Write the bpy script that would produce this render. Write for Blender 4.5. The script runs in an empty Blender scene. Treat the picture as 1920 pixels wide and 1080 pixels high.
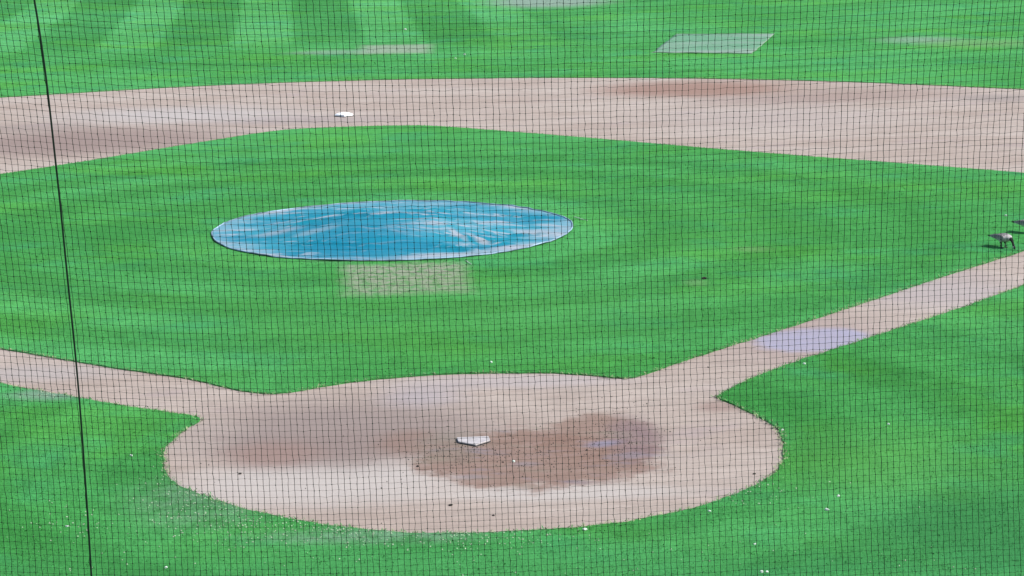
import bpy, bmesh, math, random
import numpy as np
from mathutils import Vector, Matrix, noise
from mathutils.geometry import delaunay_2d_cdt

random.seed(7); rng = np.random.default_rng(7)
S = bpy.context.scene
COL = S.collection
R = math.radians

# ------------------------------------------------------------------ camera
CAM = np.array([-2.8467, -30.3641, 8.0017]); YAW, PIT, ROL, F = 0.11144, 0.18979, -0.01587, 4420.14
FW = np.array([math.sin(YAW) * math.cos(PIT), math.cos(YAW) * math.cos(PIT), -math.sin(PIT)])
r0 = np.array([math.cos(YAW), -math.sin(YAW), 0.0]); u0 = np.cross(r0, FW)
RT = r0 * math.cos(ROL) + u0 * math.sin(ROL); UP = u0 * math.cos(ROL) - r0 * math.sin(ROL)
GR = np.array([math.cos(YAW), -math.sin(YAW)]); GF = np.array([math.sin(YAW), math.cos(YAW)])
cd = bpy.data.cameras.new('camera'); cam = bpy.data.objects.new('camera', cd); COL.objects.link(cam)
cd.sensor_width = 36; cd.lens = F * 36 / 1920; cd.clip_start = 0.5; cd.clip_end = 6000
cam.matrix_world = Matrix(((RT[0], UP[0], -FW[0], CAM[0]), (RT[1], UP[1], -FW[1], CAM[1]), (RT[2], UP[2], -FW[2], CAM[2]), (0, 0, 0, 1)))
S.camera = cam

# ------------------------------------------------------------------ sky, sun, exposure
SUN_EL = R(48); d = GR * math.cos(R(-14)) + GF * math.sin(R(-14))
SUN_AZ = math.atan2(d[0], d[1])
w = bpy.data.worlds.new('World'); S.world = w; w.use_nodes = True
nt = w.node_tree; nt.nodes.clear()
sky = nt.nodes.new('ShaderNodeTexSky'); sky.sky_type = 'NISHITA'; sky.sun_disc = False
sky.sun_elevation = SUN_EL; sky.sun_rotation = SUN_AZ
bg = nt.nodes.new('ShaderNodeBackground'); bg.inputs[1].default_value = 0.12
wo = nt.nodes.new('ShaderNodeOutputWorld')
nt.links.new(sky.outputs[0], bg.inputs[0]); nt.links.new(bg.outputs[0], wo.inputs[0])
sl = bpy.data.lights.new('sun', 'SUN'); sl.energy = 3.6; sl.angle = R(0.55); sl.color = (1.0, 0.965, 0.92)
so = bpy.data.objects.new('sun', sl); COL.objects.link(so)
sd = Vector((d[0] * math.cos(SUN_EL), d[1] * math.cos(SUN_EL), math.sin(SUN_EL)))
so.rotation_euler = sd.to_track_quat('Z', 'Y').to_euler(); so.location = (20, 10, 40)
S.view_settings.view_transform = 'Standard'; S.view_settings.look = 'None'
S.view_settings.exposure = 0.80; S.view_settings.gamma = 1; S.view_settings.use_curve_mapping = False
S.cycles.filter_width = 1.45
S.render.resolution_x = 1024; S.render.resolution_y = 576

# ------------------------------------------------------------------ helpers
def g(px, py, z=0.0):
    """a pixel of the photograph taken to the level ground"""
    v = FW + (px - 960) / F * RT - (py - 540) / F * UP
    t = (z - CAM[2]) / v[2]
    return CAM + v * t

def gl(pts): return [tuple(g(x, y)[:2]) for x, y in pts]

def tag(o, label=None, cat=None, group=None, kind=None):
    if label: o['label'] = label
    if cat: o['category'] = cat
    if group: o['group'] = group
    if kind: o['kind'] = kind
    return o

def link(name, me, m=None, parent=None, loc=None, rz=0):
    o = bpy.data.objects.new(name, me); COL.objects.link(o)
    if m: me.materials.append(m)
    if parent: o.parent = parent
    if loc is not None: o.location = loc
    o.rotation_euler.z = rz
    return o

def empty(name, loc, rz=0):
    o = bpy.data.objects.new(name, None); COL.objects.link(o); o.location = loc; o.rotation_euler.z = rz
    o.empty_display_size = 0.1
    return o

def mesh(name, v, f, smooth=False):
    me = bpy.data.meshes.new(name); me.from_pydata([tuple(map(float, p)) for p in v], [], f); me.update()
    if smooth: me.polygons.foreach_set('use_smooth', [True] * len(me.polygons))
    return me

def np_mesh(name, V, Fa):
    """V (n,3), Fa (m,k) faces of equal size, fast"""
    me = bpy.data.meshes.new(name); k = Fa.shape[1]
    me.vertices.add(len(V)); me.vertices.foreach_set('co', V.astype(np.float32).ravel())
    me.loops.add(Fa.size); me.loops.foreach_set('vertex_index', Fa.astype(np.int32).ravel())
    me.polygons.add(len(Fa)); me.polygons.foreach_set('loop_start', np.arange(0, Fa.size, k, dtype=np.int32))
    me.update(calc_edges=True); me.validate()
    return me

# ------------------------------------------------------------------ material helpers
class NT:
    def __init__(s, name, rough=0.9, spec=0.25):
        s.m = bpy.data.materials.new(name); s.m.use_nodes = True; s.t = s.m.node_tree
        s.b = s.t.nodes['Principled BSDF']; s.b.inputs['Roughness'].default_value = rough
        s.b.inputs['Specular IOR Level'].default_value = spec
        s.geo = s.t.nodes.new('ShaderNodeNewGeometry'); s.pos = s.geo.outputs['Position']
    def n(s, typ, **kw):
        x = s.t.nodes.new(typ)
        for k, v in kw.items(): setattr(x, k, v)
        return x
    def put(s, sock, v):
        if isinstance(v, bpy.types.NodeSocket): s.t.links.new(v, sock)
        else: sock.default_value = v
    def noise(s, scale, detail=3, rough=0.55, stretch=None, rot=0.0, vec=None):
        x = s.n('ShaderNodeTexNoise'); x.inputs['Scale'].default_value = scale
        x.inputs['Detail'].default_value = detail; x.inputs['Roughness'].default_value = rough
        v = vec or s.pos
        if stretch:
            mp = s.n('ShaderNodeMapping'); mp.vector_type = 'TEXTURE'
            mp.inputs['Scale'].default_value = stretch; mp.inputs['Rotation'].default_value = (0, 0, rot)
            s.put(mp.inputs['Vector'], v); v = mp.outputs[0]
        s.put(x.inputs['Vector'], v); return x
    def ramp(s, v, a, b, lo=0.0, hi=1.0, smooth=True):
        x = s.n('ShaderNodeMapRange'); x.interpolation_type = 'SMOOTHSTEP' if smooth else 'LINEAR'
        for i, q in enumerate((v, a, b, lo, hi)): s.put(x.inputs[i], q)
        return x.outputs[0]
    def math(s, op, a, b=0.0):
        x = s.n('ShaderNodeMath', operation=op); s.put(x.inputs[0], a); s.put(x.inputs[1], b); return x.outputs[0]
    def vmath(s, op, a, b=None):
        x = s.n('ShaderNodeVectorMath', operation=op); s.put(x.inputs[0], a)
        if b is not None: s.put(x.inputs[1], b)
        return x
    def mix(s, fac, a, b, mode='MIX'):
        x = s.n('ShaderNodeMix', data_type='RGBA', blend_type=mode)
        s.put(x.inputs['Factor'], fac)
        for sock, v in ((x.inputs[6], a), (x.inputs[7], b)):
            s.put(sock, (*v, 1) if isinstance(v, tuple) and len(v) == 3 else v)
        return x.outputs[2]
    def patch(s, c, hw, hd, rot, soft, wob, box=False):
        """0..1 mask of a world-space ellipse or rectangle with an uneven rim"""
        mp = s.n('ShaderNodeMapping'); mp.vector_type = 'TEXTURE'
        mp.inputs['Location'].default_value = (c[0], c[1], 0); mp.inputs['Rotation'].default_value = (0, 0, rot)
        mp.inputs['Scale'].default_value = (hw, hd, 1000)
        if not hasattr(s, 'wn'):
            a = s.noise(1.6, 4, 0.65, (1.0, 1.0, 1)); s.wn = s.vmath('SUBTRACT', a.outputs['Color'], (0.5, 0.5, 0.5)).outputs[0]
        s.put(mp.inputs['Vector'], s.pos)
        sc = s.vmath('SCALE', s.wn); sc.inputs['Scale'].default_value = wob * 3
        v = s.vmath('ADD', mp.outputs[0], sc.outputs[0]).outputs[0]
        if box:
            ab = s.vmath('ABSOLUTE', v).outputs[0]; sp = s.n('ShaderNodeSeparateXYZ'); s.put(sp.inputs[0], ab)
            L = s.math('MAXIMUM', sp.outputs[0], sp.outputs[1])
        else:
            sp = s.n('ShaderNodeSeparateXYZ'); s.put(sp.inputs[0], v)
            L = s.math('SQRT', s.math('ADD', s.math('MULTIPLY', sp.outputs[0], sp.outputs[0]), s.math('MULTIPLY', sp.outputs[1], sp.outputs[1])))
        return s.ramp(L, 1 + soft, 1 - soft)
    def bump(s, h, dist, strength=0.6):
        x = s.n('ShaderNodeBump'); x.inputs['Strength'].default_value = strength; x.inputs['Distance'].default_value = dist
        s.put(x.inputs['Height'], h); s.t.links.new(x.outputs[0], s.b.inputs['Normal'])
    def col(s, c): s.put(s.b.inputs['Base Color'], (*c, 1) if isinstance(c, tuple) else c)

def ell(px, py, hx, hy, rot=0.0):
    """an ellipse seen in the photo -> its centre and half axes on the ground"""
    a, b, c, e = g(px, py), g(px + hx, py), g(px, py - hy), g(px, py + hy)
    return a[:2], float(np.linalg.norm(b - a)), float(np.linalg.norm(c - e)) / 2, -YAW + rot

def plain(name, c, rough=0.8, spec=0.3, nscale=None, amt=0.25):
    t = NT(name, rough, spec)
    if nscale:
        k = t.noise(nscale, 4); f = t.ramp(k.outputs[0], 0.3, 0.7, 1 - amt, 1 + amt)
        x = t.n('ShaderNodeVectorMath', operation='SCALE'); x.inputs[0].default_value = c; t.put(x.inputs['Scale'], f)
        t.col(x.outputs[0])
    else: t.col(c)
    return t.m

def grass_material():
    t = NT('turf', 0.9, 0.05)
    big = t.noise(0.13, 3, 0.5, (1.0, 1.6, 1), -YAW); mid = t.noise(0.24, 3, 0.55, (1.3, 1, 1), -YAW + 0.2)
    fine = t.noise(3.6, 6, 0.75, (1.0, 1.8, 1), -YAW); grain = t.noise(34, 3, 0.7)
    c = t.mix(t.ramp(big.outputs[0], 0.36, 0.64), (0.041, 0.218, 0.046), (0.057, 0.268, 0.072))
    c = t.mix(t.ramp(mid.outputs[0], 0.46, 0.70, 0, 0.65), c, (0.060, 0.258, 0.034))
    hue = t.noise(0.42, 3, 0.6)
    c = t.mix(t.ramp(hue.outputs[0], 0.50, 0.72, 0, 0.7), c, (0.040, 0.228, 0.078))
    c = t.mix(t.ramp(fine.outputs[0], 0.30, 0.72, 0.0, 1.0, False), t.mix(1.0, c, (0.80, 0.80, 0.80), 'MULTIPLY'), t.mix(1.0, c, (1.20, 1.17, 1.20), 'MULTIPLY'))
    c = t.mix(t.ramp(grain.outputs[0], 0.3, 0.7, 0.0, 1.0, False), t.mix(1.0, c, (0.80, 0.80, 0.80), 'MULTIPLY'), t.mix(1.0, c, (1.2, 1.18, 1.2), 'MULTIPLY'))
    sp = t.n('ShaderNodeSeparateXYZ'); t.put(sp.inputs[0], t.pos); X_, Y_ = sp.outputs[0], sp.outputs[1]
    add, mul = (lambda p, q: t.math('ADD', p, q)), (lambda p, q: t.math('MULTIPLY', p, q))
    wv = mul(t.math('SUBTRACT', mid.outputs[0], 0.5), 0.5)
    strk = t.noise(0.9, 5, 0.65, (1.8, 1.0, 1), -YAW - 0.04)
    c = t.mix(t.ramp(strk.outputs[0], 0.36, 0.64, 0.0, 1.0), t.mix(1.0, c, (0.91, 0.92, 0.91), 'MULTIPLY'), t.mix(1.0, c, (1.06, 1.05, 1.06), 'MULTIPLY'))
    dark = lambda c, f, k=(0.66, 0.74, 0.58): t.mix(f, c, t.mix(1.0, c, k, 'MULTIPLY'))
    # infield: mower rings round the mound
    fair = t.ramp(t.math('SUBTRACT', Y_, t.math('ABSOLUTE', X_)), -0.6, 0.0)
    dl = t.vmath('LENGTH', t.vmath('SUBTRACT', t.pos, (0.1, 17.8, 0.0)).outputs[0]).outputs['Value']
    ri = t.math('COSINE', mul(t.math('SUBTRACT', add(dl, wv), 5.7), 2 * math.pi / 2.7))
    c = dark(c, mul(mul(t.ramp(ri, -0.7, 0.7), mul(t.ramp(dl, 17.5, 11.5), fair)), t.ramp(big.outputs[0], 0.38, 0.62, 0.40, 0.75)))
    # foul ground: rings round the home circle
    dh = t.vmath('LENGTH', t.vmath('SUBTRACT', t.pos, (0.1, 0.3, 0.0)).outputs[0]).outputs['Value']
    rh = t.math('COSINE', mul(t.math('SUBTRACT', add(dh, mul(wv, 0.8)), 4.45), 2 * math.pi / 2.5))
    foul = t.math('SUBTRACT', 1.0, fair)
    c = dark(c, mul(mul(t.ramp(rh, -0.7, 0.7), mul(t.ramp(dh, 17, 9), foul)), t.ramp(hue.outputs[0], 0.36, 0.64, 0.85, 0.40)), (0.66, 0.74, 0.64))
    # outfield: broad straight passes far out, older bowed passes across them
    xr = add(mul(X_, math.cos(-0.02)), mul(Y_, math.sin(-0.02)))
    st = t.math('COSINE', mul(t.math('SUBTRACT', add(xr, wv), -0.75), 2 * math.pi / 5.3))
    c = dark(c, mul(mul(t.ramp(st, -0.25, 0.25), mul(t.ramp(Y_, 60, 66), t.ramp(X_, 16, 6))), 0.6), (0.66, 0.74, 0.70))
    c = t.mix(mul(mul(t.ramp(st, -0.05, -0.4), mul(t.ramp(Y_, 60, 66), t.ramp(X_, 16, 6))), 0.75), c, t.mix(1.0, c, (1.38, 1.18, 1.42), 'MULTIPLY'))
    db = t.vmath('LENGTH', t.vmath('SUBTRACT', t.pos, (9.0, 112.0, 0.0)).outputs[0]).outputs['Value']
    cv = t.n('ShaderNodeCombineXYZ'); t.put(cv.inputs[0], add(db, mul(wv, 1.5))); t.put(cv.inputs[1], mul(X_, 0.06))
    bn = t.noise(0.75, 3, 0.6, None, 0, cv.outputs[0])
    of = t.ramp(Y_, 44, 48)
    c = dark(c, mul(t.ramp(bn.outputs[0], 0.50, 0.62), mul(of, 0.8)), (0.76, 0.82, 0.76))
    c = t.mix(mul(t.ramp(bn.outputs[0], 0.46, 0.34), mul(of, 0.6)), c, t.mix(1.0, c, (1.2, 1.14, 1.2), 'MULTIPLY'))
    # worn and dusty places
    tan = (0.235, 0.235, 0.150); grey = (0.205, 0.250, 0.215)
    wk = t.noise(5.5, 5, 0.75)
    c = t.mix(t.math('MULTIPLY', t.patch(*ell(762, 524, 112, 28, 0.07), 0.24, 0.12, True), t.ramp(wk.outputs[0], 0.36, 0.60, 0.22, 0.92)), c, (0.250, 0.245, 0.190))
    c = t.mix(t.math('MULTIPLY', t.patch(*ell(640, 478, 60, 14), 0.6, 0.2), 0.2), c, grey)
    c = t.mix(t.math('MULTIPLY', t.patch(*ell(742, 93, 62, 8), 0.35, 0.10, True), 0.75), c, (0.24, 0.27, 0.21))
    c = t.mix(t.math('MULTIPLY', t.patch(*ell(620, 99, 70, 4), 0.6, 0.15), 0.5), c, grey)
    c = t.mix(t.math('MULTIPLY', t.patch(*ell(1030, 4, 105, 10), 0.5, 0.15), 0.8), c, grey)
    c = t.mix(t.math('MULTIPLY', t.patch(*ell(1725, 76, 70, 6), 0.7, 0.15), 0.55), c, grey)
    c = t.mix(t.math('MULTIPLY', t.patch(*ell(1840, 82, 110, 7), 0.7, 0.15), 0.6), c, (0.13, 0.25, 0.09))
    c = t.mix(t.math('MULTIPLY', t.patch(*ell(1410, 469, 35, 5), 0.7, 0.3), 0.25), c, tan)
    c = t.mix(t.math('MULTIPLY', t.patch(*ell(1305, 532, 20, 6), 0.7, 0.3), 0.2), c, tan)
    c = t.mix(t.math('MULTIPLY', t.patch(*ell(390, 935, 120, 45), 0.8, 0.25), t.ramp(fine.outputs[0], 0.35, 0.65, 0.1, 0.4)), c, grey)
    c = t.mix(t.math('MULTIPLY', t.patch(*ell(700, 1008, 190, 14), 0.8, 0.3), t.ramp(fine.outputs[0], 0.35, 0.65, 0.1, 0.5)), c, grey)
    c = t.mix(t.math('MULTIPLY', t.patch(*ell(90, 742, 70, 9), 0.7, 0.2), 0.55), c, grey)
    c = t.mix(t.math('MULTIPLY', t.patch(*ell(1640, 870, 180, 60), 0.8, 0.2), 0.55), c, (0.062, 0.225, 0.045))
    c = t.mix(t.math('MULTIPLY', t.patch(*ell(880, 930 - 340, 380, 60), 0.9, 0.2), 0.4), c, (0.055, 0.225, 0.045))
    c = t.mix(t.math('MULTIPLY', t.patch(*ell(1900, 1000, 260, 70, 0.25), 0.7, 0.25), 0.75), c, (0.027, 0.148, 0.042))
    c = t.mix(t.math('MULTIPLY', t.patch(*ell(960, 1075, 1300, 45), 0.8, 0.15), 0.45), c, (0.030, 0.165, 0.040))
    c = t.mix(t.math('MULTIPLY', t.patch(*ell(120, 440, 260, 12), 0.8, 0.2), 0.55), c, (0.030, 0.170, 0.036))
    c = t.mix(t.math('MULTIPLY', t.patch(*ell(1400, 430, 150, 40), 0.8, 0.2), 0.5), c, (0.036, 0.185, 0.036))
    t.col(c)
    h = t.math('ADD', t.math('MULTIPLY', grain.outputs[0], 0.6), fine.outputs[0])
    t.bump(h, 0.05, 0.55)
    return t.m

def dirt_material():
    t = NT('infield_clay', 0.95, 0.12)
    big = t.noise(0.35, 4, 0.6, (2.2, 1, 1), -YAW); fine = t.noise(2.4, 5, 0.7, (2.0, 1, 1), -YAW); grain = t.noise(45, 3, 0.75)
    hue = t.noise(0.8, 3, 0.6, (1.7, 1, 1), -YAW + 0.3)
    c = t.mix(t.ramp(big.outputs[0], 0.35, 0.66), (0.294, 0.236, 0.196), (0.338, 0.284, 0.242))
    c = t.mix(t.ramp(hue.outputs[0], 0.55, 0.75, 0, 0.6), c, (0.292, 0.236, 0.222))
    c = t.mix(t.ramp(fine.outputs[0], 0.3, 0.7, 0, 1, False), t.mix(1.0, c, (0.91, 0.90, 0.90), 'MULTIPLY'), t.mix(1.0, c, (1.08, 1.08, 1.09), 'MULTIPLY'))
    rake = t.noise(5.0, 5, 0.75, (5.0, 0.9, 1), -YAW + 0.06); speck = t.noise(14, 4, 0.8, (1.4, 1, 1), -YAW)
    c = t.mix(t.ramp(rake.outputs[0], 0.34, 0.66, 0, 1, False), t.mix(1.0, c, (0.90, 0.89, 0.88), 'MULTIPLY'), t.mix(1.0, c, (1.09, 1.09, 1.09), 'MULTIPLY'))
    c = t.mix(t.ramp(speck.outputs[0], 0.62, 0.74, 0, 0.45), c, (0.185, 0.145, 0.125))
    P = lambda px, py, hx, hy, colr, k, soft=0.6, wob=0.18, rot=0.0: t.mix(t.math('MULTIPLY', t.patch(*ell(px, py, hx, hy, rot), soft, wob), k), c, colr)
    brown = (0.182, 0.112, 0.084); red = (0.215, 0.142, 0.118); pale = (0.375, 0.338, 0.306); lav = (0.295, 0.280, 0.320)
    # round home plate: pale dragged sand, damp batter's area, reddish clay
    c = P(600, 905, 260, 42, pale, 0.75, 0.5); c = P(1060, 924, 230, 14, pale, 0.7, 0.6)
    c = P(640, 808, 260, 58, (0.195, 0.152, 0.136), 0.80, 0.55); c = P(600, 840, 170, 30, (0.19, 0.142, 0.124), 0.6, 0.5); c = P(510, 852, 85, 22, red, 0.75, 0.7)
    c = P(1005, 860, 228, 52, brown, 0.85, 0.14, 0.34); c = P(1125, 822, 110, 44, brown, 0.75, 0.25, 0.4); c = P(770, 830, 60, 22, brown, 0.6, 0.6, 0.3)
    c = P(1190, 822, 50, 34, (0.165, 0.118, 0.128), 0.6, 0.6); c = P(850, 835, 60, 26, (0.165, 0.148, 0.118), 0.5, 0.6)
    mot = t.noise(3.4, 5, 0.78, (1.8, 1, 1), -YAW + 0.2); mo2 = t.noise(1.7, 4, 0.65, (2.6, 1, 1), -YAW - 0.2)
    dm = t.patch(*ell(1010, 850, 240, 62), 0.2, 0.12)
    c = t.mix(t.math('MULTIPLY', dm, t.ramp(mot.outputs[0], 0.48, 0.64, 0, 0.65)), c, (0.232, 0.158, 0.132))
    c = t.mix(t.math('MULTIPLY', dm, t.ramp(mot.outputs[0], 0.44, 0.32, 0, 0.6)), c, (0.105, 0.070, 0.060))
    c = t.mix(t.math('MULTIPLY', dm, t.ramp(mo2.outputs[0], 0.54, 0.68, 0, 0.55)), c, (0.170, 0.150, 0.172))
    c = t.mix(t.math('MULTIPLY', dm, t.ramp(mo2.outputs[0], 0.46, 0.34, 0, 0.5)), c, (0.185, 0.158, 0.118))
    c = P(1128, 832, 34, 5, (0.19, 0.185, 0.25), 0.6, 0.7, 0.3, 0.45); c = P(985, 870, 24, 4, (0.20, 0.18, 0.20), 0.4, 0.7, 0.3); c = P(880, 894, 30, 4, (0.19, 0.17, 0.19), 0.4, 0.7, 0.3)
    c = P(960, 715, 200, 12, (0.31, 0.275, 0.275), 0.5, 0.7)
    c = P(790, 742, 70, 18, lav, 0.35, 0.8); c = P(1345, 762, 40, 9, red, 0.6, 0.6)
    # the skin round second base
    c = P(1300, 167, 175, 14, (0.225, 0.136, 0.104), 0.9, 0.5); c = P(1480, 186, 160, 8, (0.25, 0.19, 0.165), 0.7, 0.7); c = P(1640, 176, 170, 11, (0.245, 0.180, 0.150), 0.7, 0.7); c = P(1870, 184, 80, 7, (0.20, 0.165, 0.150), 0.6, 0.7)
    c = P(200, 262, 230, 24, (0.205, 0.150, 0.130), 0.85, 0.6); c = P(60, 272, 140, 18, (0.205, 0.152, 0.132), 0.7, 0.7); c = P(40, 240, 120, 8, (0.22, 0.175, 0.155), 0.6, 0.7)
    c = P(560, 225, 160, 8, (0.24, 0.20, 0.19), 0.6, 0.7); c = P(330, 215, 200, 14, (0.34, 0.315, 0.30), 0.6, 0.7)
    c = P(1450, 222, 200, 22, (0.325, 0.280, 0.255), 0.5, 0.8)
    pa, pb = g(1428, 653)[:2], g(1616, 619)[:2]; pd = pb - pa; pw = abs(float(np.dot(g(1521, 613)[:2] - g(1521, 667)[:2], np.array([-pd[1], pd[0]]) / np.linalg.norm(pd)))) / 2
    wet = ((pa + pb) / 2, float(np.linalg.norm(pd)) / 2 * 0.93, pw * 1.0, math.atan2(pd[1], pd[0]))
    # the first base path, reddish round the wet place
    c = P(1530, 640, 150, 50, (0.250, 0.190, 0.176), 0.55, 0.7); c = P(1760, 545, 140, 30, (0.288, 0.256, 0.256), 0.5, 0.8)
    wm = t.patch(*wet, 0.22, 0.22); c = t.mix(t.math('MULTIPLY', wm, t.ramp(fine.outputs[0], 0.3, 0.7, 0.70, 0.95)), c, (0.262, 0.245, 0.312))
    t.put(t.b.inputs['Roughness'], t.ramp(wm, 0, 1, 0.95, 0.55))
    c = P(60, 700, 140, 14, (0.31, 0.285, 0.275), 0.5, 0.8)
    c = t.mix(t.ramp(grain.outputs[0], 0.3, 0.7, 0, 1, False), t.mix(1.0, c, (0.90, 0.90, 0.90), 'MULTIPLY'), t.mix(1.0, c, (1.1, 1.1, 1.1), 'MULTIPLY'))
    t.col(c)
    t.bump(t.math('ADD', t.math('ADD', fine.outputs[0], t.math('MULTIPLY', speck.outputs[0], 0.4)), t.math('MULTIPLY', grain.outputs[0], 0.3)), 0.04, 0.6)
    return t.m

M = {'grass': grass_material(), 'dirt': dirt_material()}
M['net'] = plain('net_twine', (0.010, 0.016, 0.012), 0.8, 0.1)
M['cable'] = plain('net_cable', (0.006, 0.012, 0.009), 0.6, 0.2)
M['white'] = plain('white_canvas', (0.82, 0.81, 0.79), 0.6, 0.3, 14, 0.06)
M['plate'] = plain('scuffed_white_rubber', (0.37, 0.335, 0.32), 0.55, 0.3, 11, 0.14)
M['rubber'] = plain('black_rubber', (0.03, 0.028, 0.028), 0.7, 0.3)
M['scrap'] = plain('white_scrap', (0.45, 0.50, 0.43), 0.8, 0.2)
M['clod'] = plain('dark_clod', (0.035, 0.030, 0.026), 0.95, 0.1)
M['bits'] = plain('pale_bits', (0.26, 0.32, 0.22), 0.9, 0.1, 9, 0.35)
M['strap'] = plain('strap_webbing', (0.45, 0.46, 0.42), 0.8, 0.2)

# ------------------------------------------------------------------ field outlines (traced edges taken to the ground)
s2 = math.sqrt(.5)
outer = gl([(0,183),(90,178),(300,165),(500,156),(640,152),(750,149),(920,147),(1000,146),(1150,146),(1280,147),(1450,150),(1600,154),(1770,161),(1920,168)])
inL = gl([(0,328),(105,312),(200,297),(300,280),(400,264),(480,251)])
inC = gl([(540,243.5),(600,240.5),(700,237),(790,236),(830,238)])
inR = gl([(900,243),(960,248),(1100,259),(1280,275),(1500,293),(1700,308),(1920,325)])
tU = gl([(480,738),(440,732),(400,722),(350,710),(250,697),(140,679),(80,668),(0,655)])
tL = gl([(388,785),(300,773),(130,745),(0,720)])
fU = gl([(1150,709),(1180,711),(1215,702),(1280,678),(1400,640),(1500,608),(1640,562),(1780,515),(1900,478),(1920,470)])
fL = gl([(1345,742),(1420,705),(1500,677),(1590,648),(1680,618),(1800,580),(1920,535)])
homeTop = gl([(530,740),(620,723),(700,713),(760,707),(850,702),(950,700),(1050,701),(1120,706)])
homeRim = gl([(1345,747),(1370,757),(1420,780),(1455,800),(1468,823),(1472,850),(1460,885),(1420,910),(1360,938),(1280,960),(1150,985),(1000,998),(860,1002),(760,1001),(700,996),(600,985),(480,962),(400,938),(345,917),(322,905),(308,880),(306,850),(320,826),(350,803),(388,785)])

def arc(c, rad, a0, a1, n): return [(c[0] + rad * math.cos(a0 + (a1 - a0) * k / n), c[1] + rad * math.sin(a0 + (a1 - a0) * k / n)) for k in range(n + 1)]
B1 = (19.39, 19.39); B3 = (-19.39, 19.39)
along = lambda p, dv, L: (p[0] + dv[0] * L, p[1] + dv[1] * L)
# grass of the infield: home arc, first base line, cut-out round first, line to second, cut-out, line to third, cut-out, back home
f_end = along((0, 0), (s2, s2), 23.5); f_end = (f_end[0] - .63 * s2, f_end[1] + .63 * s2)
r_start = along(B1, (-s2, s2), 3.9); r_start = (r_start[0] - .6 * s2, r_start[1] - .6 * s2)
l_end = along(B3, (s2, s2), 3.9); l_end = (l_end[0] + 1.1 * s2, l_end[1] - 1.1 * s2)
t_start = along((0, 0), (-s2, s2), 23.5); t_start = (t_start[0] + .48 * s2, t_start[1] + .48 * s2)
def cut(c, p, q):
    a0 = math.atan2(p[1] - c[1], p[0] - c[0]); a1 = math.atan2(q[1] - c[1], q[0] - c[0])
    a1 += 2 * math.pi if a1 - a0 < -math.pi else 0; a1 -= 2 * math.pi if a1 - a0 > math.pi else 0
    return arc(c, math.dist(c, p), a0, a1, 14)
infield = homeTop + fU + cut(B1, f_end, r_start) + inR[::-1] + inC[::-1] + inL[::-1] + cut(B3, l_end, t_start) + tU[::-1]
# outline of all the bare clay
OC, OR = (0.475, 18.99), 29.6
def on_circle(px, py, dx, dy):
    ax, ay = px - OC[0], py - OC[1]; b = ax * dx + ay * dy; q = ax * ax + ay * ay - OR * OR
    t = -b + math.sqrt(b * b - q); return px + dx * t, py + dy * t
qr = on_circle(*fL[-1], s2, s2); ql = on_circle(*tL[-1], -s2, s2)
ang = lambda p: math.atan2(p[1] - OC[1], p[0] - OC[0])
aR0, aR1, aL0, aL1 = ang(outer[-1]), ang(qr), ang(ql), ang(outer[0])
aL0 += 2 * math.pi if aL0 < 0 else 0; aL1 += 2 * math.pi if aL1 < 0 else 0
clay = outer + arc(OC, OR, aR0, aR1, 20)[1:] + fL[::-1] + homeRim[:-1] + tL + arc(OC, OR, aL0, aL1, 20)[:-1]

def densify(poly, step, amp, seed):
    """closed outline resampled finely with the small unevenness of a cut turf edge"""
    out = []
    n = len(poly)
    for i in range(n):
        a = np.array(poly[i]); b = np.array(poly[(i + 1) % n]); L = np.linalg.norm(b - a)
        if L < 1e-4: continue
        tn = np.array([-(b - a)[1], (b - a)[0]]) / L
        k = max(1, int(L / step))
        for q in range(k):
            p = a + (b - a) * q / k
            nz = noise.noise(Vector((p[0] * 3.1, p[1] * 3.1, seed))) * 0.8 + noise.noise(Vector((p[0] * 11, p[1] * 11, seed + 5))) * 0.6
            out.append(p + tn * nz * amp)
    return out

def smooth_poly(poly, it=2):
    """one Chaikin-like pass that keeps the traced shape but rounds its corners"""
    for _ in range(it):
        q = []
        n = len(poly)
        for i in range(n):
            a = np.array(poly[i]); b = np.array(poly[(i + 1) % n])
            q += [tuple(a * .75 + b * .25), tuple(a * .25 + b * .75)]
        poly = q
    return poly

TURF = 0.020
inf_s = smooth_poly(infield, 2); clay_s = smooth_poly(clay, 2)
inf_d = densify(inf_s, 0.10, 0.030, 1.0); clay_d = densify(clay_s, 0.08, 0.048, 9.0)

def slab(name, loops, keep, z, mat, **kw):
    """flat turf sheet from outline loops, with a real cut edge down to the clay"""
    verts = []; edges = []
    for lp in loops:
        o = len(verts); verts += [Vector((float(p[0]), float(p[1]))) for p in lp]
        edges += [(o + i, o + (i + 1) % len(lp)) for i in range(len(lp))]
    v, e, f, ov, oe, of = delaunay_2d_cdt(verts, edges, [], 1 if len(loops) == 1 else 0, 1e-6)
    V = [(p.x, p.y, z) for p in v]
    Fc = [tuple(x) for x in f if keep is None or keep(sum((v[i] for i in x), Vector((0, 0))) / len(x))]
    n0 = len(V); V2 = list(V); F2 = list(Fc)
    for lp in loops:
        if len(lp) < 100: continue
        o = len(V2)
        for p in lp: V2 += [(float(p[0]), float(p[1]), z), (float(p[0]), float(p[1]), -0.01)]
        m = len(lp)
        F2 += [(o + 2 * i, o + 2 * i + 1, o + 2 * ((i + 1) % m) + 1, o + 2 * ((i + 1) % m)) for i in range(m)]
    o = link(name, mesh(name, V2, F2), mat); tag(o, kind='structure', **kw)
    return o

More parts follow.
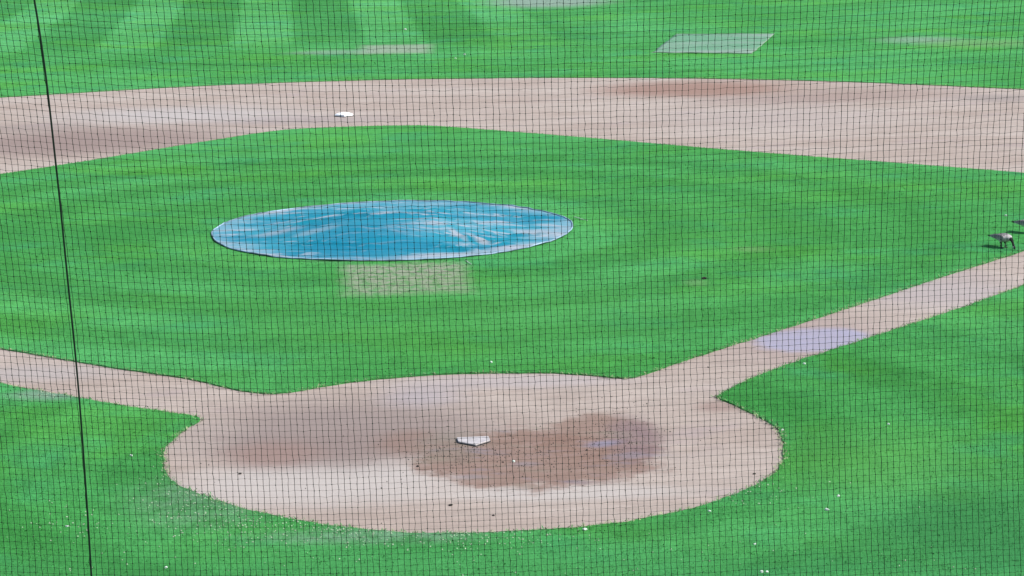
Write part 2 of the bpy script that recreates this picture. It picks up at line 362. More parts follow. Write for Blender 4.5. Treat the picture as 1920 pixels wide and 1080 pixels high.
def inside(P, poly):
    """points (n,2) in a polygon, even-odd"""
    x, y = P[:, 0], P[:, 1]; r = np.zeros(len(P), bool); q = np.array(poly)
    for a, b in zip(q, np.roll(q, -1, 0)):
        c = (a[1] > y) != (b[1] > y)
        if abs(b[1] - a[1]) < 1e-12: continue
        r ^= c & (x < (b[0] - a[0]) * (y - a[1]) / (b[1] - a[1]) + a[0])
    return r

CL = np.array(clay_d)
# clay base sheet under everything, outfield and foul-ground turf out to the horizon, infield turf
a = [(-45, -14), (45, -14), (45, 62), (-45, 62)]
tag(link('infield_dirt', mesh('infield_dirt', [(x, y, 0) for x, y in a], [(0, 1, 2, 3)]), M['dirt']), 'pinkish grey clay dirt of the baseball infield', kind='structure')
BIG = 1800
def ring_fan():
    """turf with the clay outline cut out: strips between the outline and a rectangle, then far sheets"""
    return [(-44, -13), (44, -13), (44, 61), (-44, 61)]
def slab_hole(name, hole, rect, z, mat, label):
    bm = bmesh.new()
    hv = [bm.verts.new((float(p[0]), float(p[1]), z)) for p in hole]; he = [bm.edges.new((hv[i], hv[(i + 1) % len(hv)])) for i in range(len(hv))]
    rv = [bm.verts.new((x, y, z)) for x, y in rect]; re = [bm.edges.new((rv[i], rv[(i + 1) % 4])) for i in range(4)]
    bmesh.ops.triangle_fill(bm, use_beauty=True, use_dissolve=False, edges=he + re, normal=(0, 0, 1))
    fl = list(bm.faces); cc = np.array([tuple(f.calc_center_median()[:2]) for f in fl])
    for f, q in zip(fl, inside(cc, CL)):
        if q: bm.faces.remove(f)
    fr = [bm.verts.new((x, y, z)) for x, y in ((-BIG, -BIG), (BIG, -BIG), (BIG, BIG), (-BIG, BIG))]
    for i in range(4): bm.faces.new((rv[i], fr[i], fr[(i + 1) % 4], rv[(i + 1) % 4]))
    lo = [bm.verts.new((float(p[0]), float(p[1]), -0.01)) for p in hole]
    for i in range(len(hv)):
        j = (i + 1) % len(hv)
        try: bm.faces.new((hv[i], hv[j], lo[j], lo[i]))
        except ValueError: pass
    bmesh.ops.recalc_face_normals(bm, faces=bm.faces)
    up = sum(f.normal.z * f.calc_area() for f in bm.faces)
    if up < 0: bmesh.ops.reverse_faces(bm, faces=bm.faces)
    me = bpy.data.meshes.new(name); bm.to_mesh(me); bm.free()
    o = link(name, me, mat); tag(o, label, kind='structure'); return o
slab_hole('outfield_grass', clay_d, ring_fan(), TURF, M['grass'], 'mown green grass of the outfield and foul ground')
slab('infield_grass', [inf_d], None, TURF, M['grass'], label='mown green grass of the infield inside the base paths')

# ------------------------------------------------------------------ mound cover
TC = np.array([0.0727, 17.7835]); TR = 3.74
tp = empty('mound_tarp', (TC[0], TC[1], TURF))
tag(tp, 'round blue tarp with greyish dust and painted sheen streaks covering the pitcher mound', 'tarp')
t = NT('blue_vinyl', 0.5, 0.2)
oc = t.n('ShaderNodeTexCoord').outputs['Object']
n1 = t.noise(0.55, 5, 0.6, (2.6, 1.0, 1), -YAW + 0.15, oc); n2 = t.noise(2.4, 5, 0.65, (3.0, 1, 1), -YAW - 0.12, oc); n3 = t.noise(7, 4, 0.7, (3.5, 1, 1), -YAW, oc)
rl = t.vmath('LENGTH', t.vmath('MULTIPLY', oc, (1, 1, 0)).outputs[0]).outputs['Value']
rn = t.noise(0.9, 4, 0.6, (2.2, 1.0, 1), -YAW, oc)
rim = t.ramp(t.math('ADD', rl, t.math('MULTIPLY', rn.outputs[0], 1.6)), 3.5, 4.9, 0, 0.28)
dust_sheen = t.math('ADD', t.math('ADD', t.math('MULTIPLY', n1.outputs[0], 0.70), t.math('MULTIPLY', n2.outputs[0], 0.55)), rim)
dust_sheen = t.math('ADD', dust_sheen, t.math('MULTIPLY', n3.outputs[0], 0.20))
c = t.mix(t.ramp(n1.outputs[0], 0.35, 0.65), (0.004, 0.150, 0.218), (0.012, 0.212, 0.272))
c = t.mix(t.ramp(dust_sheen, 0.74, 0.96, 0, 0.8), c, (0.130, 0.262, 0.312))  # grey of dust and reflected sky sheen, both mixed into the colour
c = t.mix(t.ramp(t.math('ADD', t.math('ADD', t.math('MULTIPLY', n3.outputs[0], 0.45), t.math('MULTIPLY', n2.outputs[0], 0.35)), rim), 0.62, 0.74, 0, 0.75), c, (0.320, 0.305, 0.318))
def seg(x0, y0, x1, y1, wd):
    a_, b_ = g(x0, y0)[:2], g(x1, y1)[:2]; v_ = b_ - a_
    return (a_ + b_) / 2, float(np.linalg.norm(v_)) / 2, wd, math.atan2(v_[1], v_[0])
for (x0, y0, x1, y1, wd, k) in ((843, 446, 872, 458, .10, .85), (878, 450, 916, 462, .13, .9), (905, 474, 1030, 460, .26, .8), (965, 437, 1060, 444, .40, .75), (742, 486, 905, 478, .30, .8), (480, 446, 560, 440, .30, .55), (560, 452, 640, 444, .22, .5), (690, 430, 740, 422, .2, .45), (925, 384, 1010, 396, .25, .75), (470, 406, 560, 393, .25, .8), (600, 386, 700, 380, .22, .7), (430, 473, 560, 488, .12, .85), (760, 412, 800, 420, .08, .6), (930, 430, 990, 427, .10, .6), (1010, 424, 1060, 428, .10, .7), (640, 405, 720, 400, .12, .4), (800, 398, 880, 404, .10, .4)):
    c = t.mix(t.math('MULTIPLY', t.patch(*seg(x0, y0, x1, y1, wd * .8), 0.6, 0.30), k * .85), c, (0.320, 0.318, 0.335))  # pale highlights along folds, painted into the vinyl colour
n4 = t.noise(3.2, 6, 0.72, (4.5, 1, 1), -YAW + 0.12, oc); n5 = t.noise(2.2, 5, 0.7, (4.0, 0.8, 1), -YAW - 0.35, oc)
c = t.mix(t.ramp(n4.outputs[0], 0.54, 0.64, 0, 0.8), c, (0.290, 0.315, 0.345)); c = t.mix(t.ramp(n5.outputs[0], 0.60, 0.67, 0, 0.7), c, (0.330, 0.330, 0.345))  # finer whitish wrinkle highlights, painted as colour too
c = t.mix(t.math('MULTIPLY', t.patch(*ell(690, 462, 110, 24), 0.5, 0.25), 0.7), c, (0.004, 0.150, 0.225))
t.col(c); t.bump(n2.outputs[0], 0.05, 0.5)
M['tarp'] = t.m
def mound_h(r):
    if r < 0.9: return 0.254
    if r < 2.75: return 0.254 * (1 - (r - 0.9) / 1.85) ** 1.0
    return 0.0
folds = []
for k in range(26):
    a = random.uniform(0, 2 * math.pi); rr = random.uniform(0.2, 3.2) if k > 7 else random.uniform(1.6, 3.3)
    ori = -YAW + random.gauss(0.0, 0.28)
    folds.append((rr * math.cos(a), rr * math.sin(a), math.cos(ori), math.sin(ori), random.uniform(0.4, 1.5), random.uniform(0.03, 0.06), random.uniform(0.02, 0.055)))
for (px, py, L, ori) in ((860, 462, 0.75, -0.42), (905, 449, 0.8, -0.3), (1000, 436, 0.55, 0.05), (590, 455, 0.5, 0.1)):
    p = g(px, py, 0.1)[:2] - TC; folds.append((p[0], p[1], math.cos(ori - YAW), math.sin(ori - YAW), L, 0.045, 0.085))
NR, NA = 90, 240
V = [(0, 0, 0.262)]; Fs = []
def tarp_z(x, y):
    r = math.hypot(x, y); z = mound_h(r) + 0.012
    z += 0.020 * abs(noise.noise(Vector((x * 0.8, y * 2.2, 2)))) + 0.010 * noise.noise(Vector((x * 2.6, y * 5, 4)))
    for fx, fy, cx, sx, L, wd, h in folds:
        dx, dy = x - fx, y - fy; u_ = dx * cx + dy * sx; v_ = -dx * sx + dy * cx + 0.06 * math.sin(u_ * 3)
        if abs(u_) < L and abs(v_) < wd * 3: z += h * math.exp(-(v_ / wd) ** 2) * (1 - (u_ / L) ** 2)
    return max(z, 0.006)
def tarp_rim(A): return TR * (1 + 0.006 * math.sin(5 * A + 1) + 0.010 * noise.noise(Vector((math.cos(A) * 4, math.sin(A) * 4, 7))))
for i in range(1, NR + 1):
    for j in range(NA):
        A = 2 * math.pi * j / NA; r = tarp_rim(A) * i / NR
        x, y = r * math.cos(A), r * math.sin(A); V.append((x, y, tarp_z(x, y)))
for j in range(NA): Fs.append((0, 1 + j, 1 + (j + 1) % NA))
for i in range(NR - 1):
    for j in range(NA):
        a0 = 1 + i * NA + j; a1 = 1 + i * NA + (j + 1) % NA; Fs.append((a0, a0 + NA, a1 + NA, a1))
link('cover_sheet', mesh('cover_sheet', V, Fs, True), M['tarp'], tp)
def tube(path, rad, n=6, closed=False):
    P = [Vector(p) for p in path]; V = []; Fc = []; m = len(P)
    for i, p in enumerate(P):
        a_ = P[i - 1] if (i or closed) else P[i]; b_ = P[(i + 1) % m] if (i < m - 1 or closed) else P[i]
        tg = (b_ - a_).normalized(); sd_ = tg.cross(Vector((0, 0, 1)))
        if sd_.length < 1e-3: sd_ = tg.cross(Vector((0, 1, 0)))
        sd_.normalize(); up_ = sd_.cross(tg)
        rr = rad[i] if isinstance(rad, (list, tuple)) else rad
        for q in range(n):
            w_ = 2 * math.pi * q / n; V.append(p + sd_ * math.cos(w_) * rr + up_ * math.sin(w_) * rr)
    for i in range(m if closed else m - 1):
        for q in range(n):
            i2 = (i + 1) % m; Fc.append((i * n + q, i * n + (q + 1) % n, i2 * n + (q + 1) % n, i2 * n + q))
    if not closed: Fc += [tuple(range(n)), tuple(range((m - 1) * n, m * n))[::-1]]
    return V, Fc
hem = []
for j in range(NA):
    A = 2 * math.pi * j / NA; r = tarp_rim(A) - 0.01; x, y = r * math.cos(A), r * math.sin(A)
    hem.append((x, y, max(0.012, tarp_z(x, y) + 0.006) + 0.010 * abs(noise.noise(Vector((A * 9, 0, 1))))))
link('hem', mesh('hem', *tube(hem, 0.014, 8, True), True), plain('hem_vinyl', (0.19, 0.27, 0.34), 0.6, 0.3, 1.2, 0.6), tp)
for (x0, y0, x1, y1) in ((872, 489, 884, 497), (1076, 408, 1102, 415)):
    A_, B_ = g(x0, y0, TURF)[:2] - TC, g(x1, y1, TURF)[:2] - TC
    pth = [(A_[0] + (B_[0] - A_[0]) * q / 8, A_[1] + (B_[1] - A_[1]) * q / 8 + 0.03 * math.sin(q), 0.014 + 0.006 * (q % 2)) for q in range(9)]
    link('tie_strap', mesh('tie_strap', *tube(pth, 0.007, 6), True), M['strap'], tp)

# pale mesh mat lying in the outfield
mc = [np.array(g(x, y)[:2]) for x, y in ((1268, 66), (1452, 65), (1410, 102), (1222, 100))]
V = []; Fs = []; NX, NY = 36, 24
for j in range(NY + 1):
    for i in range(NX + 1):
        u_, v_ = i / NX, j / NY
        p = (mc[0] * (1 - u_) + mc[1] * u_) * (1 - v_) + (mc[3] * (1 - u_) + mc[2] * u_) * v_
        p = p + GR * 0.10 * noise.noise(Vector((v_ * 6, u_ * 2, 1))) + GF * 0.12 * noise.noise(Vector((u_ * 7, v_ * 3, 5)))
        V.append((p[0], p[1], TURF + 0.016 + 0.014 * noise.noise(Vector((p[0] * 1.2, p[1] * 0.8, 2)))))
for j in range(NY):
    for i in range(NX):
        q = j * (NX + 1) + i; Fs.append((q, q + NX + 1, q + NX + 2, q + 1))
t = NT('pale_mesh_mat', 0.8, 0.2); k1 = t.noise(0.5, 4, 0.6, (3, 1, 1), -YAW); k2 = t.noise(6, 3)
c = t.mix(t.ramp(k1.outputs[0], 0.35, 0.68), (0.085, 0.225, 0.120), (0.190, 0.250, 0.200)); c = t.mix(t.ramp(k2.outputs[0], 0.4, 0.7, 0, 0.4), c, (0.16, 0.25, 0.16)); t.col(c)
mat_o = empty('ground_mat', (float(mc[0][0]), float(mc[0][1]), TURF)); off = np.array([mc[0][0], mc[0][1], TURF])
tag(mat_o, 'pale grey green mat lying flat on the outfield grass', 'mat')
o = link('mat_sheet', mesh('mat_sheet', [np.array(v) - off for v in V], Fs, True), t.m, mat_o)
mo = o.modifiers.new('solid', 'SOLIDIFY'); mo.thickness = 0.012; mo.offset = -1
rimp = [V[i] for i in range(NX + 1)] + [V[j * (NX + 1) + NX] for j in range(1, NY + 1)] + [V[NY * (NX + 1) + i] for i in range(NX - 1, -1, -1)]
link('edge_binding', mesh('edge_binding', *tube([tuple(np.array(v) - off + [0, 0, 0.004]) for v in rimp], 0.012, 6), True), plain('mat_binding', (0.20, 0.26, 0.19), 0.8, 0.2), mat_o)

# ------------------------------------------------------------------ home plate and second base
hp = empty('home_plate', (0.03, -0.02, 0.0)); tag(hp, 'scuffed white home plate set in the dirt circle', 'home plate')
pent = [(0, 0), (0.216, 0.216), (0.216, 0.432), (-0.216, 0.432), (-0.216, 0.216)]
def prism(poly, z0, z1, grow=0.0):
    cx = sum(p[0] for p in poly) / len(poly); cy = sum(p[1] for p in poly) / len(poly); n = len(poly)
    lo = [(cx + (x - cx) * (1 + grow), cy + (y - cy) * (1 + grow), z0) for x, y in poly]; hi = [(x, y, z1) for x, y in poly]
    return lo + hi, [tuple(range(n))[::-1], tuple(range(n, 2 * n))] + [(i, (i + 1) % n, n + (i + 1) % n, n + i) for i in range(n)]
o = link('slab', mesh('slab', *prism(pent, 0.010, 0.030)), M['plate'], hp); o.modifiers.new('b', 'BEVEL').width = 0.005
link('bevel_edge', mesh('bevel_edge', *prism([(x * 1.02, 0.23 + (y - 0.23) * 1.02) for x, y in pent], -0.01, 0.012, 0.035)), M['rubber'], hp)
sb = empty('second_base', (*g(645, 218)[:2], 0.0), R(45)); tag(sb, 'white square canvas base bag on the dirt near second', 'base')
bm = bmesh.new(); bmesh.ops.create_grid(bm, x_segments=10, y_segments=10, size=0.19)
for v in bm.verts:
    e = max(abs(v.co.x), abs(v.co.y)) / 0.19; v.co.z = 0.062 + 0.055 * (1 - e ** 2.6)
ext = bmesh.ops.extrude_edge_only(bm, edges=[e for e in bm.edges if e.is_boundary])
for v in [x for x in ext['geom'] if isinstance(x, bmesh.types.BMVert)]: v.co.z = 0.018; v.co.x *= 1.02; v.co.y *= 1.02
me = bpy.data.meshes.new('bag'); bm.to_mesh(me); bm.free()
o = link('bag', me, M['white'], sb); o.modifiers.new('b', 'BEVEL').width = 0.008
link('base_rim', mesh('base_rim', *prism([(-.2, -.2), (.2, -.2), (.2, .2), (-.2, .2)], -0.005, 0.02, 0.03)), M['rubber'], sb)

# ------------------------------------------------------------------ geese
def goose_mesh():
    st = [(-.37, .275, .014, .008), (-.31, .28, .055, .020), (-.23, .285, .088, .060), (-.11, .292, .128, .105), (.01, .292, .142, .122), (.11, .292, .128, .116),
          (.18, .298, .092, .088), (.228, .294, .056, .056), (.268, .270, .036, .038), (.303, .222, .028, .030), (.328, .165, .025, .026), (.345, .110, .026, .028),
          (.360, .072, .032, .036), (.376, .046, .026, .027), (.392, .026, .016, .014), (.408, .010, .009, .007)]
    bm = bmesh.new(); rings = []
    def loft(stn, side=None, yoff=0.0):
        rings = []
        for i, (x, z, hw, hh) in enumerate(stn):
            a = stn[max(0, i - 1)]; b = stn[min(len(stn) - 1, i + 1)]
            tg = Vector((b[0] - a[0], 0, b[1] - a[1])).normalized(); up = Vector((-tg.z, 0, tg.x))
            rings.append([bm.verts.new(Vector((x, yoff, z)) + Vector((0, 1, 0)) * hw * math.cos(2 * math.pi * k / 16) + up * hh * math.sin(2 * math.pi * k / 16)) for k in range(16)])
        for r1, r2 in zip(rings, rings[1:]):
            for k in range(16): bm.faces.new((r1[k], r1[(k + 1) % 16], r2[(k + 1) % 16], r2[k]))
        bm.faces.new(rings[0][::-1]); bm.faces.new(rings[-1])
    loft(st)
    for sgn in (-1, 1):   # folded wings with their tips over the tail, legs, webbed feet
        loft([(-.40, .300, .012, .010), (-.30, .305, .026, .030), (-.16, .315, .036, .070), (-.02, .318, .036, .085), (.09, .315, .030, .070), (.15, .312, .014, .03)], yoff=sgn * .105)
        loft([(-.02, .20, .040, .040), (-.015, .16, .026, .026), (0, .10, .014, .014), (.005, .03, .013, .013), (.012, .010, .016, .010)], yoff=sgn * .055)
        loft([(-.02, .010, .012, .009), (.02, .011, .024, .009), (.055, .010, .040, .009), (.075, .009, .038, .008)], yoff=sgn * .055)
    bmesh.ops.recalc_face_normals(bm, faces=bm.faces)
    me = bpy.data.meshes.new('goose_raw'); bm.to_mesh(me); bm.free()
    o = bpy.data.objects.new('goose_raw', me); COL.objects.link(o)
    rm = o.modifiers.new('r', 'REMESH'); rm.mode = 'VOXEL'; rm.voxel_size = 0.0075; rm.use_smooth_shade = True
    sm = o.modifiers.new('s', 'SMOOTH'); sm.iterations = 2; sm.factor = 0.4
    dg = bpy.context.evaluated_depsgraph_get(); ev = bpy.data.meshes.new_from_object(o.evaluated_get(dg))
    bpy.data.objects.remove(o)
    ca = ev.color_attributes.new('plumage', 'FLOAT_COLOR', 'POINT')
    black, white, back, belly, breast = (.012, .012, .012), (.62, .62, .60), (.17, .155, .15), (.30, .29, .29), (.36, .34, .32)
    for i, v in enumerate(ev.vertices):
        x, y, z = v.co
        if x > .215 and not (z > .2 and x < .235):
            c = black
            if .348 < x < .376 and .055 < z < .095 and abs(y) > .010: c = white
            if z > .25 and x < .25: c = breast
        elif z < .17: c = (.03, .03, .03)
        elif x < -.30 and z > .268: c = black
        elif x < -.10 and z < .268 - (x + .17) * .3: c = white
        elif z < .262 and x < .03: c = (.56, .55, .54)
        elif x > .13: c = breast
        else:
            k = .5 + .5 * math.sin(x * 95 + abs(y) * 40); up_ = min(1, max(0, (z - .25) / .1))
            c = tuple((belly[q] * (1 - up_) + back[q] * up_) * (.8 + .45 * k) for q in range(3))
        ca.data[i].color = (*c, 1)
    ev.polygons.foreach_set('use_smooth', [True] * len(ev.polygons))
    return ev
t = NT('goose_plumage', 0.75, 0.2); at = t.n('ShaderNodeAttribute', attribute_name='plumage'); k = t.noise(60, 3)
t.col(t.mix(t.ramp(k.outputs[0], 0.35, 0.65), t.mix(1.0, at.outputs['Color'], (0.8, 0.8, 0.8), 'MULTIPLY'), at.outputs['Color']))
gm = goose_mesh(); gm.name = 'goose'
def goose(px, py, turn, sc, label):
    p = g(px, py, TURF); o = link('goose', gm, None if gm.materials else t.m, None, (p[0], p[1], TURF), -YAW + turn)
    o.scale = (sc, sc * 1.1, sc * 0.80); tag(o, label, 'goose', 'geese grazing by the first base path')
goose(1881, 464, R(-60), 0.84, 'grey brown goose with black neck and lowered head grazing beside the first base path')
goose(1927, 437, R(-50), 0.84, 'farther goose at the right edge of the picture, mostly out of view')

# ------------------------------------------------------------------ litter and clods that can be picked out one by one
def lump(seed, flat):
    bm = bmesh.new(); bmesh.ops.create_icosphere(bm, subdivisions=2, radius=1)
    for v in bm.verts:
        v.co *= 1 + 0.55 * noise.noise(v.co * 1.7 + Vector((seed * 3.7, seed, 0)))
        v.co.z = (v.co.z + 0.75) * flat; v.co.y *= 0.75
    me = bpy.data.meshes.new('lump'); bm.to_mesh(me); bm.free(); return me
def bit(name, px, py, size, mat, label, cat, group, flat=0.5, z=TURF, seed=0):
    p = g(px, py, z); o = link(name, lump(seed, flat), mat, None, (p[0], p[1], z - 0.002), seed * 1.3); o.scale = (size,) * 3
    tag(o, label, cat, group); return o
WS = [(921, 680, 1, .026, 'small white scrap on infield grass just above the home plate dirt circle'),
      (1508, 683, 1, .026, 'small white scrap on grass just below the lavender wet patch'),
      (1467, 807, 1, .022, 'small white scrap at the right rim of the home plate dirt circle'),
      (1666, 796, 1, .022, 'small white scrap alone on the grass right of the home plate circle'),
      (760, 56, 1, .055, 'white scrap far out in the outfield, highest in the picture'),
      (871, 103, 1, .055, 'right white scrap of the close pair on outfield grass'),
      (854, 110, 1, .040, 'left white scrap of the close pair on outfield grass'),
      (1572, 931, 1, .024, 'upper white scrap of two on the grass right below the home circle'),
      (1550, 957, 1, .028, 'lower white scrap of two on the grass right below the home circle'),
      (1097, 994, 1, .030, 'white scrap on the lower turf edge of the home plate circle'),
      (963, 866, 0, .024, 'white scrap on the damp brown dirt right of home plate'),
      (1428, 1073, 1, .022, 'left one of two white scraps at the bottom edge of the picture'),
      (1438, 1073, 1, .020, 'right one of two white scraps at the bottom edge of the picture'),
      (1330, 959, 1, .020, 'small white scrap just below the right lower curve of the home circle'),
      (1416, 1021, 1, .020, 'small white scrap above the two scraps at the bottom edge'),
      (246, 855, 1, .024, 'small white scrap on grass left of the home plate dirt circle'),
      (126, 988, 1, .024, 'small white scrap on grass left of the dark net cable'),
      (311, 1065, 1, .022, 'small white scrap on grass at the bottom right of the net cable'),
      (1886, 405, 1, .030, 'small white scrap on infield grass above the goose')]
for k, (x, y, on, sz, lb) in enumerate(WS): bit('paper_scrap', x, y, sz, M['scrap'], lb, 'scrap', 'white scraps on the field', .6, TURF if on else 0, k + 1)
DC = [(1320, 523, 1, .060, 'dark turf clod on the infield grass right of the mound tarp'),
      (845, 948, 0, .035, 'dark clod on pale dirt below home plate, left of two'),
      (925, 967, 0, .024, 'dark clod on pale dirt below home plate, right of two'),
      (450, 889, 0, .030, 'dark clod on the pale left part of the home plate circle'),
      (783, 875, 0, .028, 'dark clod at the left end of the damp brown dirt'),
      (738, 806, 0, .018, 'small dark clod left of home plate'),
      (1100, 844, 0, .022, 'dark clod in the damp brown dirt right of home plate'),
      (943, 867, 0, .022, 'dark clod beside the white scrap right of home plate'),
      (1414, 889, 0, .026, 'dark clod near the right rim of the home plate circle'),
      (1328, 689, 0, .024, 'dark clod on the first base path near the home circle')]
for k, (x, y, on, sz, lb) in enumerate(DC): bit('dirt_clod', x, y, sz * .85, M['clod'], lb, 'clod', 'dark clods on the field', .45, TURF if on else 0, k + 31)

def scatter(name, pos, size, mat, label, cat, flat=0.6):
    """many tiny low pyramids as one mesh"""
    n = len(pos); a = rng.uniform(0, 2 * math.pi, (n, 1)) + np.array([[0, 2.2, 4.1]])
    s_ = size[:, None] * rng.uniform(0.6, 1.3, (n, 3))
    V = np.zeros((n, 4, 3)); V[:, :3, 0] = pos[:, None, 0] + np.cos(a) * s_; V[:, :3, 1] = pos[:, None, 1] + np.sin(a) * s_; V[:, :3, 2] = pos[:, None, 2] - 0.001
    V[:, 3] = pos; V[:, 3, 2] += size * flat * rng.uniform(0.6, 1.5, n)
    b = np.arange(n)[:, None, None] * 4; Fa = (np.array([[0, 1, 3], [1, 2, 3], [2, 0, 3]])[None] + b).reshape(-1, 3)
    o = link(name, np_mesh(name, V.reshape(-1, 3), Fa), mat); tag(o, label, cat, kind='stuff'); return o
def px_cloud(n, cx, cy, sx, sy):
    q = np.c_[rng.normal(cx, sx, n), rng.normal(cy, sy, n)]; return np.array([g(x, y)[:2] for x, y in q])
CLC = np.array(clay_s); INC = np.array(inf_s)
def on_grass(P): return (~inside(P, CLC)) | inside(P, INC)
# crumbs of dry clippings on the foreground turf
P = np.concatenate([px_cloud(520, 660, 992, 190, 17), px_cloud(300, 400, 935, 70, 26), px_cloud(120, 920, 1012, 90, 12), px_cloud(140, 900, 1040, 600, 30), px_cloud(60, 1440, 925, 60, 16), px_cloud(60, 95, 742, 30, 5), px_cloud(50, 140, 985, 60, 20)])
P = P[on_grass(P)]
scatter('grass_clippings', np.c_[P, np.full(len(P), TURF + .01)], rng.uniform(.006, .0145, len(P)), M['bits'], 'pale dry clippings strewn on the turf round home', 'clippings', 0.9)
P = np.concatenate([px_cloud(420, 1010, 848, 120, 28), px_cloud(220, 1150, 805, 50, 24), px_cloud(110, 870, 855, 60, 14), px_cloud(60, 900, 850, 300, 60)])
P = P[~on_grass(P)]
scatter('dirt_crumbs', np.c_[P, np.zeros(len(P))], rng.uniform(.006, .016, len(P)), M['clod'], 'dark crumbs of damp dirt round home plate', 'dirt crumbs', 0.8)

# ------------------------------------------------------------------ grass blades
def blades(P, size, per, name, label, mat=None):
    n = len(P) * per; c = np.repeat(P, per, 0) + rng.normal(0, 0.02, (len(P) * per, 2)) * np.repeat(size, per)[:, None] / 0.04
    s_ = np.repeat(size, per) * rng.uniform(0.6, 1.3, n); a = rng.uniform(0, 2 * math.pi, n); w_ = s_ * rng.uniform(.14, .26, n); lean = rng.uniform(.78, 1.40, n)
    dv = np.c_[np.cos(a), np.sin(a)]; sv = np.c_[-np.sin(a), np.cos(a)]
    V = np.zeros((n, 3, 3)); V[:, 0, :2] = c - sv * w_[:, None]; V[:, 1, :2] = c + sv * w_[:, None]; V[:, :2, 2] = TURF - 0.004
    V[:, 2, :2] = c + dv * (s_ * np.sin(lean))[:, None]; V[:, 2, 2] = TURF - 0.004 + s_ * np.cos(lean)
    o = link(name, np_mesh(name, V.reshape(-1, 3), np.arange(n * 3).reshape(-1, 3)), mat or M['grass']); tag(o, label, 'grass', kind='stuff')
PP, SZ = [], []
for (y0, y1, dens, sz) in ((-9, 4, 300, .030), (4, 14, 150, .034), (14, 30, 60, .04), (46, 95, 9, .06)):
    hw = 8 + (y1 + 30) * 0.26; cx0 = lambda y: -2.8 + (y + 30) * 0.112
    n = int((y1 - y0) * 2 * hw * dens); y = rng.uniform(y0, y1, n); x = cx0(y) + rng.uniform(-1, 1, n) * (1.5 + (y + 30) * 0.25)
    q = np.c_[x, y]; q = q[on_grass(q)]; q = q[np.linalg.norm(q - TC, axis=1) > TR + .02]
    PP.append(q); SZ.append(np.full(len(q), sz))
blades(np.concatenate(PP), np.concatenate(SZ), 2, 'grass_blades', 'short mown grass blades over the field')
t = NT('dry_edge_turf', 0.9, 0.1); k = t.noise(9, 3, 0.6); k2 = t.noise(0.7, 3)
t.col(t.mix(t.ramp(t.math('ADD', t.math('MULTIPLY', k.outputs[0], 0.6), t.math('MULTIPLY', k2.outputs[0], 0.5)), 0.44, 0.66), (0.050, 0.180, 0.060), (0.27, 0.29, 0.16)))
E_ = np.concatenate([np.array(inf_d), np.array(clay_d)]); dep = (E_ - CAM[:2]) @ GF; lat = (E_ - CAM[:2]) @ GR
E_ = E_[(np.abs(lat) < dep * .25) & (dep > 20)]; E_ = np.repeat(E_, 9, 0) + rng.normal(0, .026, (len(E_) * 9, 2))
blades(E_, np.full(len(E_), .045), 1, 'edge_grass', 'grass blades hanging over the cut turf edges', t.m)

# ------------------------------------------------------------------ safety net in front of the stand
CX = np.array([9.60000000e+02, 1.19278006e+01, 4.14842976e-01, -2.34736775e-03, -1.08639623e-02, 7.04780423e-04, -2.43420337e-05, 2.82713287e-05, 9.32846493e-05, -1.11222519e-05])
CY = np.array([5.40000000e+02, -4.17871331e-01, 1.11694671e+01, -4.63260501e-03, -4.13430372e-03, -2.39030288e-03, 3.03321529e-05, 3.32496053e-05, 2.54751147e-06, 1.19651838e-05])
def mono(i, j): return np.stack([i * 0 + 1, i, j, i * i, i * j, j * j, i ** 3, i * i * j, i * j * j, j ** 3], -1)
def dmi(i, j): return np.stack([i * 0, i * 0 + 1, i * 0, 2 * i, j, i * 0, 3 * i * i, 2 * i * j, j * j, i * 0], -1)
def dmj(i, j): return np.stack([i * 0, i * 0, i * 0 + 1, i * 0, i, 2 * j, i * 0, i * i, 2 * i * j, 3 * j * j], -1)
def net_pt(px, py, lift=0.0):
    """where the hanging net (an upright plane about 15.5 m off) is met"""
    s_ = 11.8 - 0.5 * (px - 960) / 960 - 0.4 * (py - 540) / 540
    dpt = F * 0.0415 / s_ - lift
    return CAM + dpt[..., None] * (FW + ((px - 960) / F)[..., None] * RT - ((py - 540) / F)[..., None] * UP)
NI0, NI1, NJ0, NJ1 = -112, 108, -74, 78
I, J = np.meshgrid(np.arange(NI0, NI1 + 1, dtype=float), np.arange(NJ0, NJ1 + 1, dtype=float), indexing='ij')
Ic = np.clip(I, -85, 84); Jc = np.clip(J, -50, 52)     # past the part in view the mesh runs on straight
di_, dj_ = I - Ic, J - Jc
PX = mono(Ic, Jc) @ CX + (dmi(Ic, Jc) @ CX) * di_ + (dmj(Ic, Jc) @ CX) * dj_
PY = mono(Ic, Jc) @ CY + (dmi(Ic, Jc) @ CY) * di_ + (dmj(Ic, Jc) @ CY) * dj_
def rough(shape, sc):
    return rng.normal(0, sc, shape)
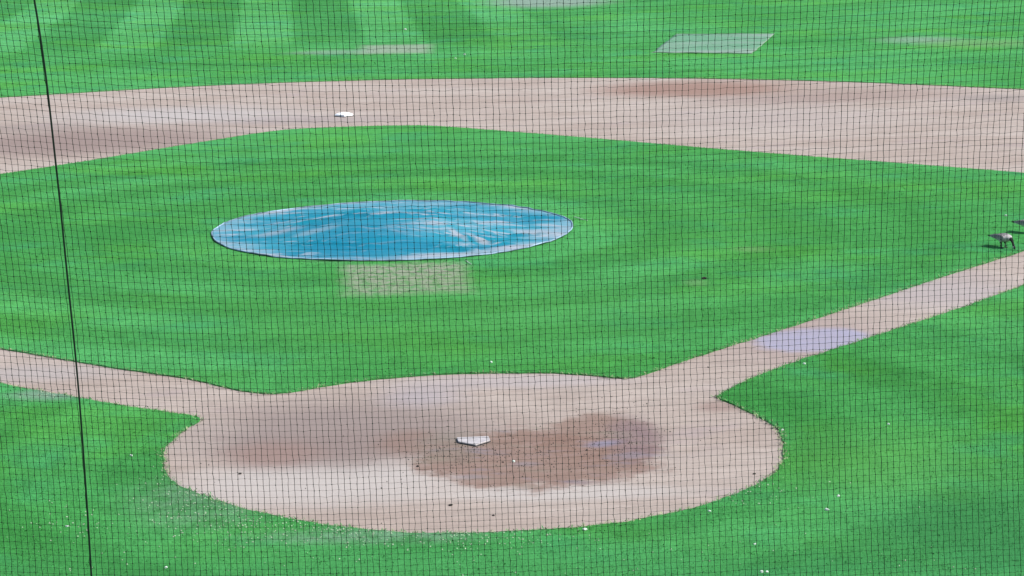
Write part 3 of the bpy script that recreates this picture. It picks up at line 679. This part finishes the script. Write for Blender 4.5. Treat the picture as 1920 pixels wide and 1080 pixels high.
# knots sit a little unevenly; each strand also wanders slowly
wand_i = np.cumsum(rng.normal(0, .16, PX.shape), axis=1); wand_i -= wand_i.mean(1, keepdims=True); wand_i *= 0.35
wand_j = np.cumsum(rng.normal(0, .16, PX.shape), axis=0); wand_j -= wand_j.mean(0, keepdims=True); wand_j *= 0.35
K = net_pt(PX + rough(PX.shape, .45) + wand_i, PY + rough(PX.shape, .55) + wand_j)
K = K + (np.cos(I * .11 + .6) * np.sin(J * .07) * .02)[..., None] * FW
def strands(P, rad):
    """square-section twine through the knots P (strands, knots, 3)"""
    ns, nk, _ = P.shape; tg = np.gradient(P, axis=1); tg /= np.linalg.norm(tg, axis=2, keepdims=True)
    a = np.cross(tg, FW); a /= np.linalg.norm(a, axis=2, keepdims=True); b = np.cross(tg, a)
    rv = rad if np.ndim(rad) else np.full((ns, nk, 1), rad)
    V = np.stack([P + (a * math.cos(q) + b * math.sin(q)) * rv for q in (0, 2.0944, 4.1888)], 2)
    idx = np.arange(ns * nk * 3).reshape(ns, nk, 3)
    Fs = [np.stack([idx[:, :-1, q], idx[:, :-1, (q + 1) % 3], idx[:, 1:, (q + 1) % 3], idx[:, 1:, q]], -1).reshape(-1, 4) for q in range(3)]
    return V.reshape(-1, 3), np.concatenate(Fs)
base = net_pt(np.array([960.]), np.array([1350.]))[0]
nr = empty('safety_net', base); tag(nr, 'fine dark square mesh safety net stretched across the whole view', 'net')
rv_ = 0.00185 * (1 + 0.12 * rng.normal(size=(K.shape[0], 1, 1))) * np.ones((1, K.shape[1], 1))
rh_ = 0.00100 * (1 + 0.15 * rng.normal(size=(K.shape[1], 1, 1))) * np.ones((1, K.shape[0], 1))
o = link('upright_strands', np_mesh('upright_strands', *strands(K - base, rv_)), M['net'], nr); tag(o, kind='stuff')
o = link('cross_strands', np_mesh('cross_strands', *strands(np.swapaxes(K, 0, 1) - base, rh_)), M['net'], nr); tag(o, kind='stuff')
kp = (K - base).reshape(-1, 3); n = len(kp); ks = rng.uniform(.0028, .0056, n)
octa = np.array([(1, 0, 0), (-1, 0, 0), (0, 1, 0), (0, -1, 0), (0, 0, 1), (0, 0, -1)], float)
V = kp[:, None] + octa[None] * ks[:, None, None]
of = np.array([(0, 2, 4), (2, 1, 4), (1, 3, 4), (3, 0, 4), (2, 0, 5), (1, 2, 5), (3, 1, 5), (0, 3, 5)])
o = link('knots', np_mesh('knots', V.reshape(-1, 3), (of[None] + np.arange(n)[:, None, None] * 6).reshape(-1, 3)), M['net'], nr); tag(o, kind='stuff')

# steel cable the net is laced to
cp = np.array([(20, -250), (65, 0), (79, 90), (91, 180), (105, 312), (113, 380), (130, 560), (145, 690), (160, 900), (172, 1080), (184, 1330)], float)
tt = np.linspace(0, len(cp) - 1, 90); X = np.interp(tt, range(len(cp)), cp[:, 0]); Y = np.interp(tt, range(len(cp)), cp[:, 1])
X = np.convolve(np.pad(X, 6, 'edge'), np.ones(13) / 13, 'valid'); Yp = np.convolve(np.pad(Y, 6, 'edge'), np.ones(13) / 13, 'valid')
C = net_pt(X, Yp, 0.012)
cb = empty('net_cable', C[-1]); tag(cb, 'dark upright steel cable running up the left of the net', 'cable')
link('wire_rope', mesh('wire_rope', *tube([tuple(p - C[-1]) for p in C], 0.0062, 8), True), M['cable'], cb)
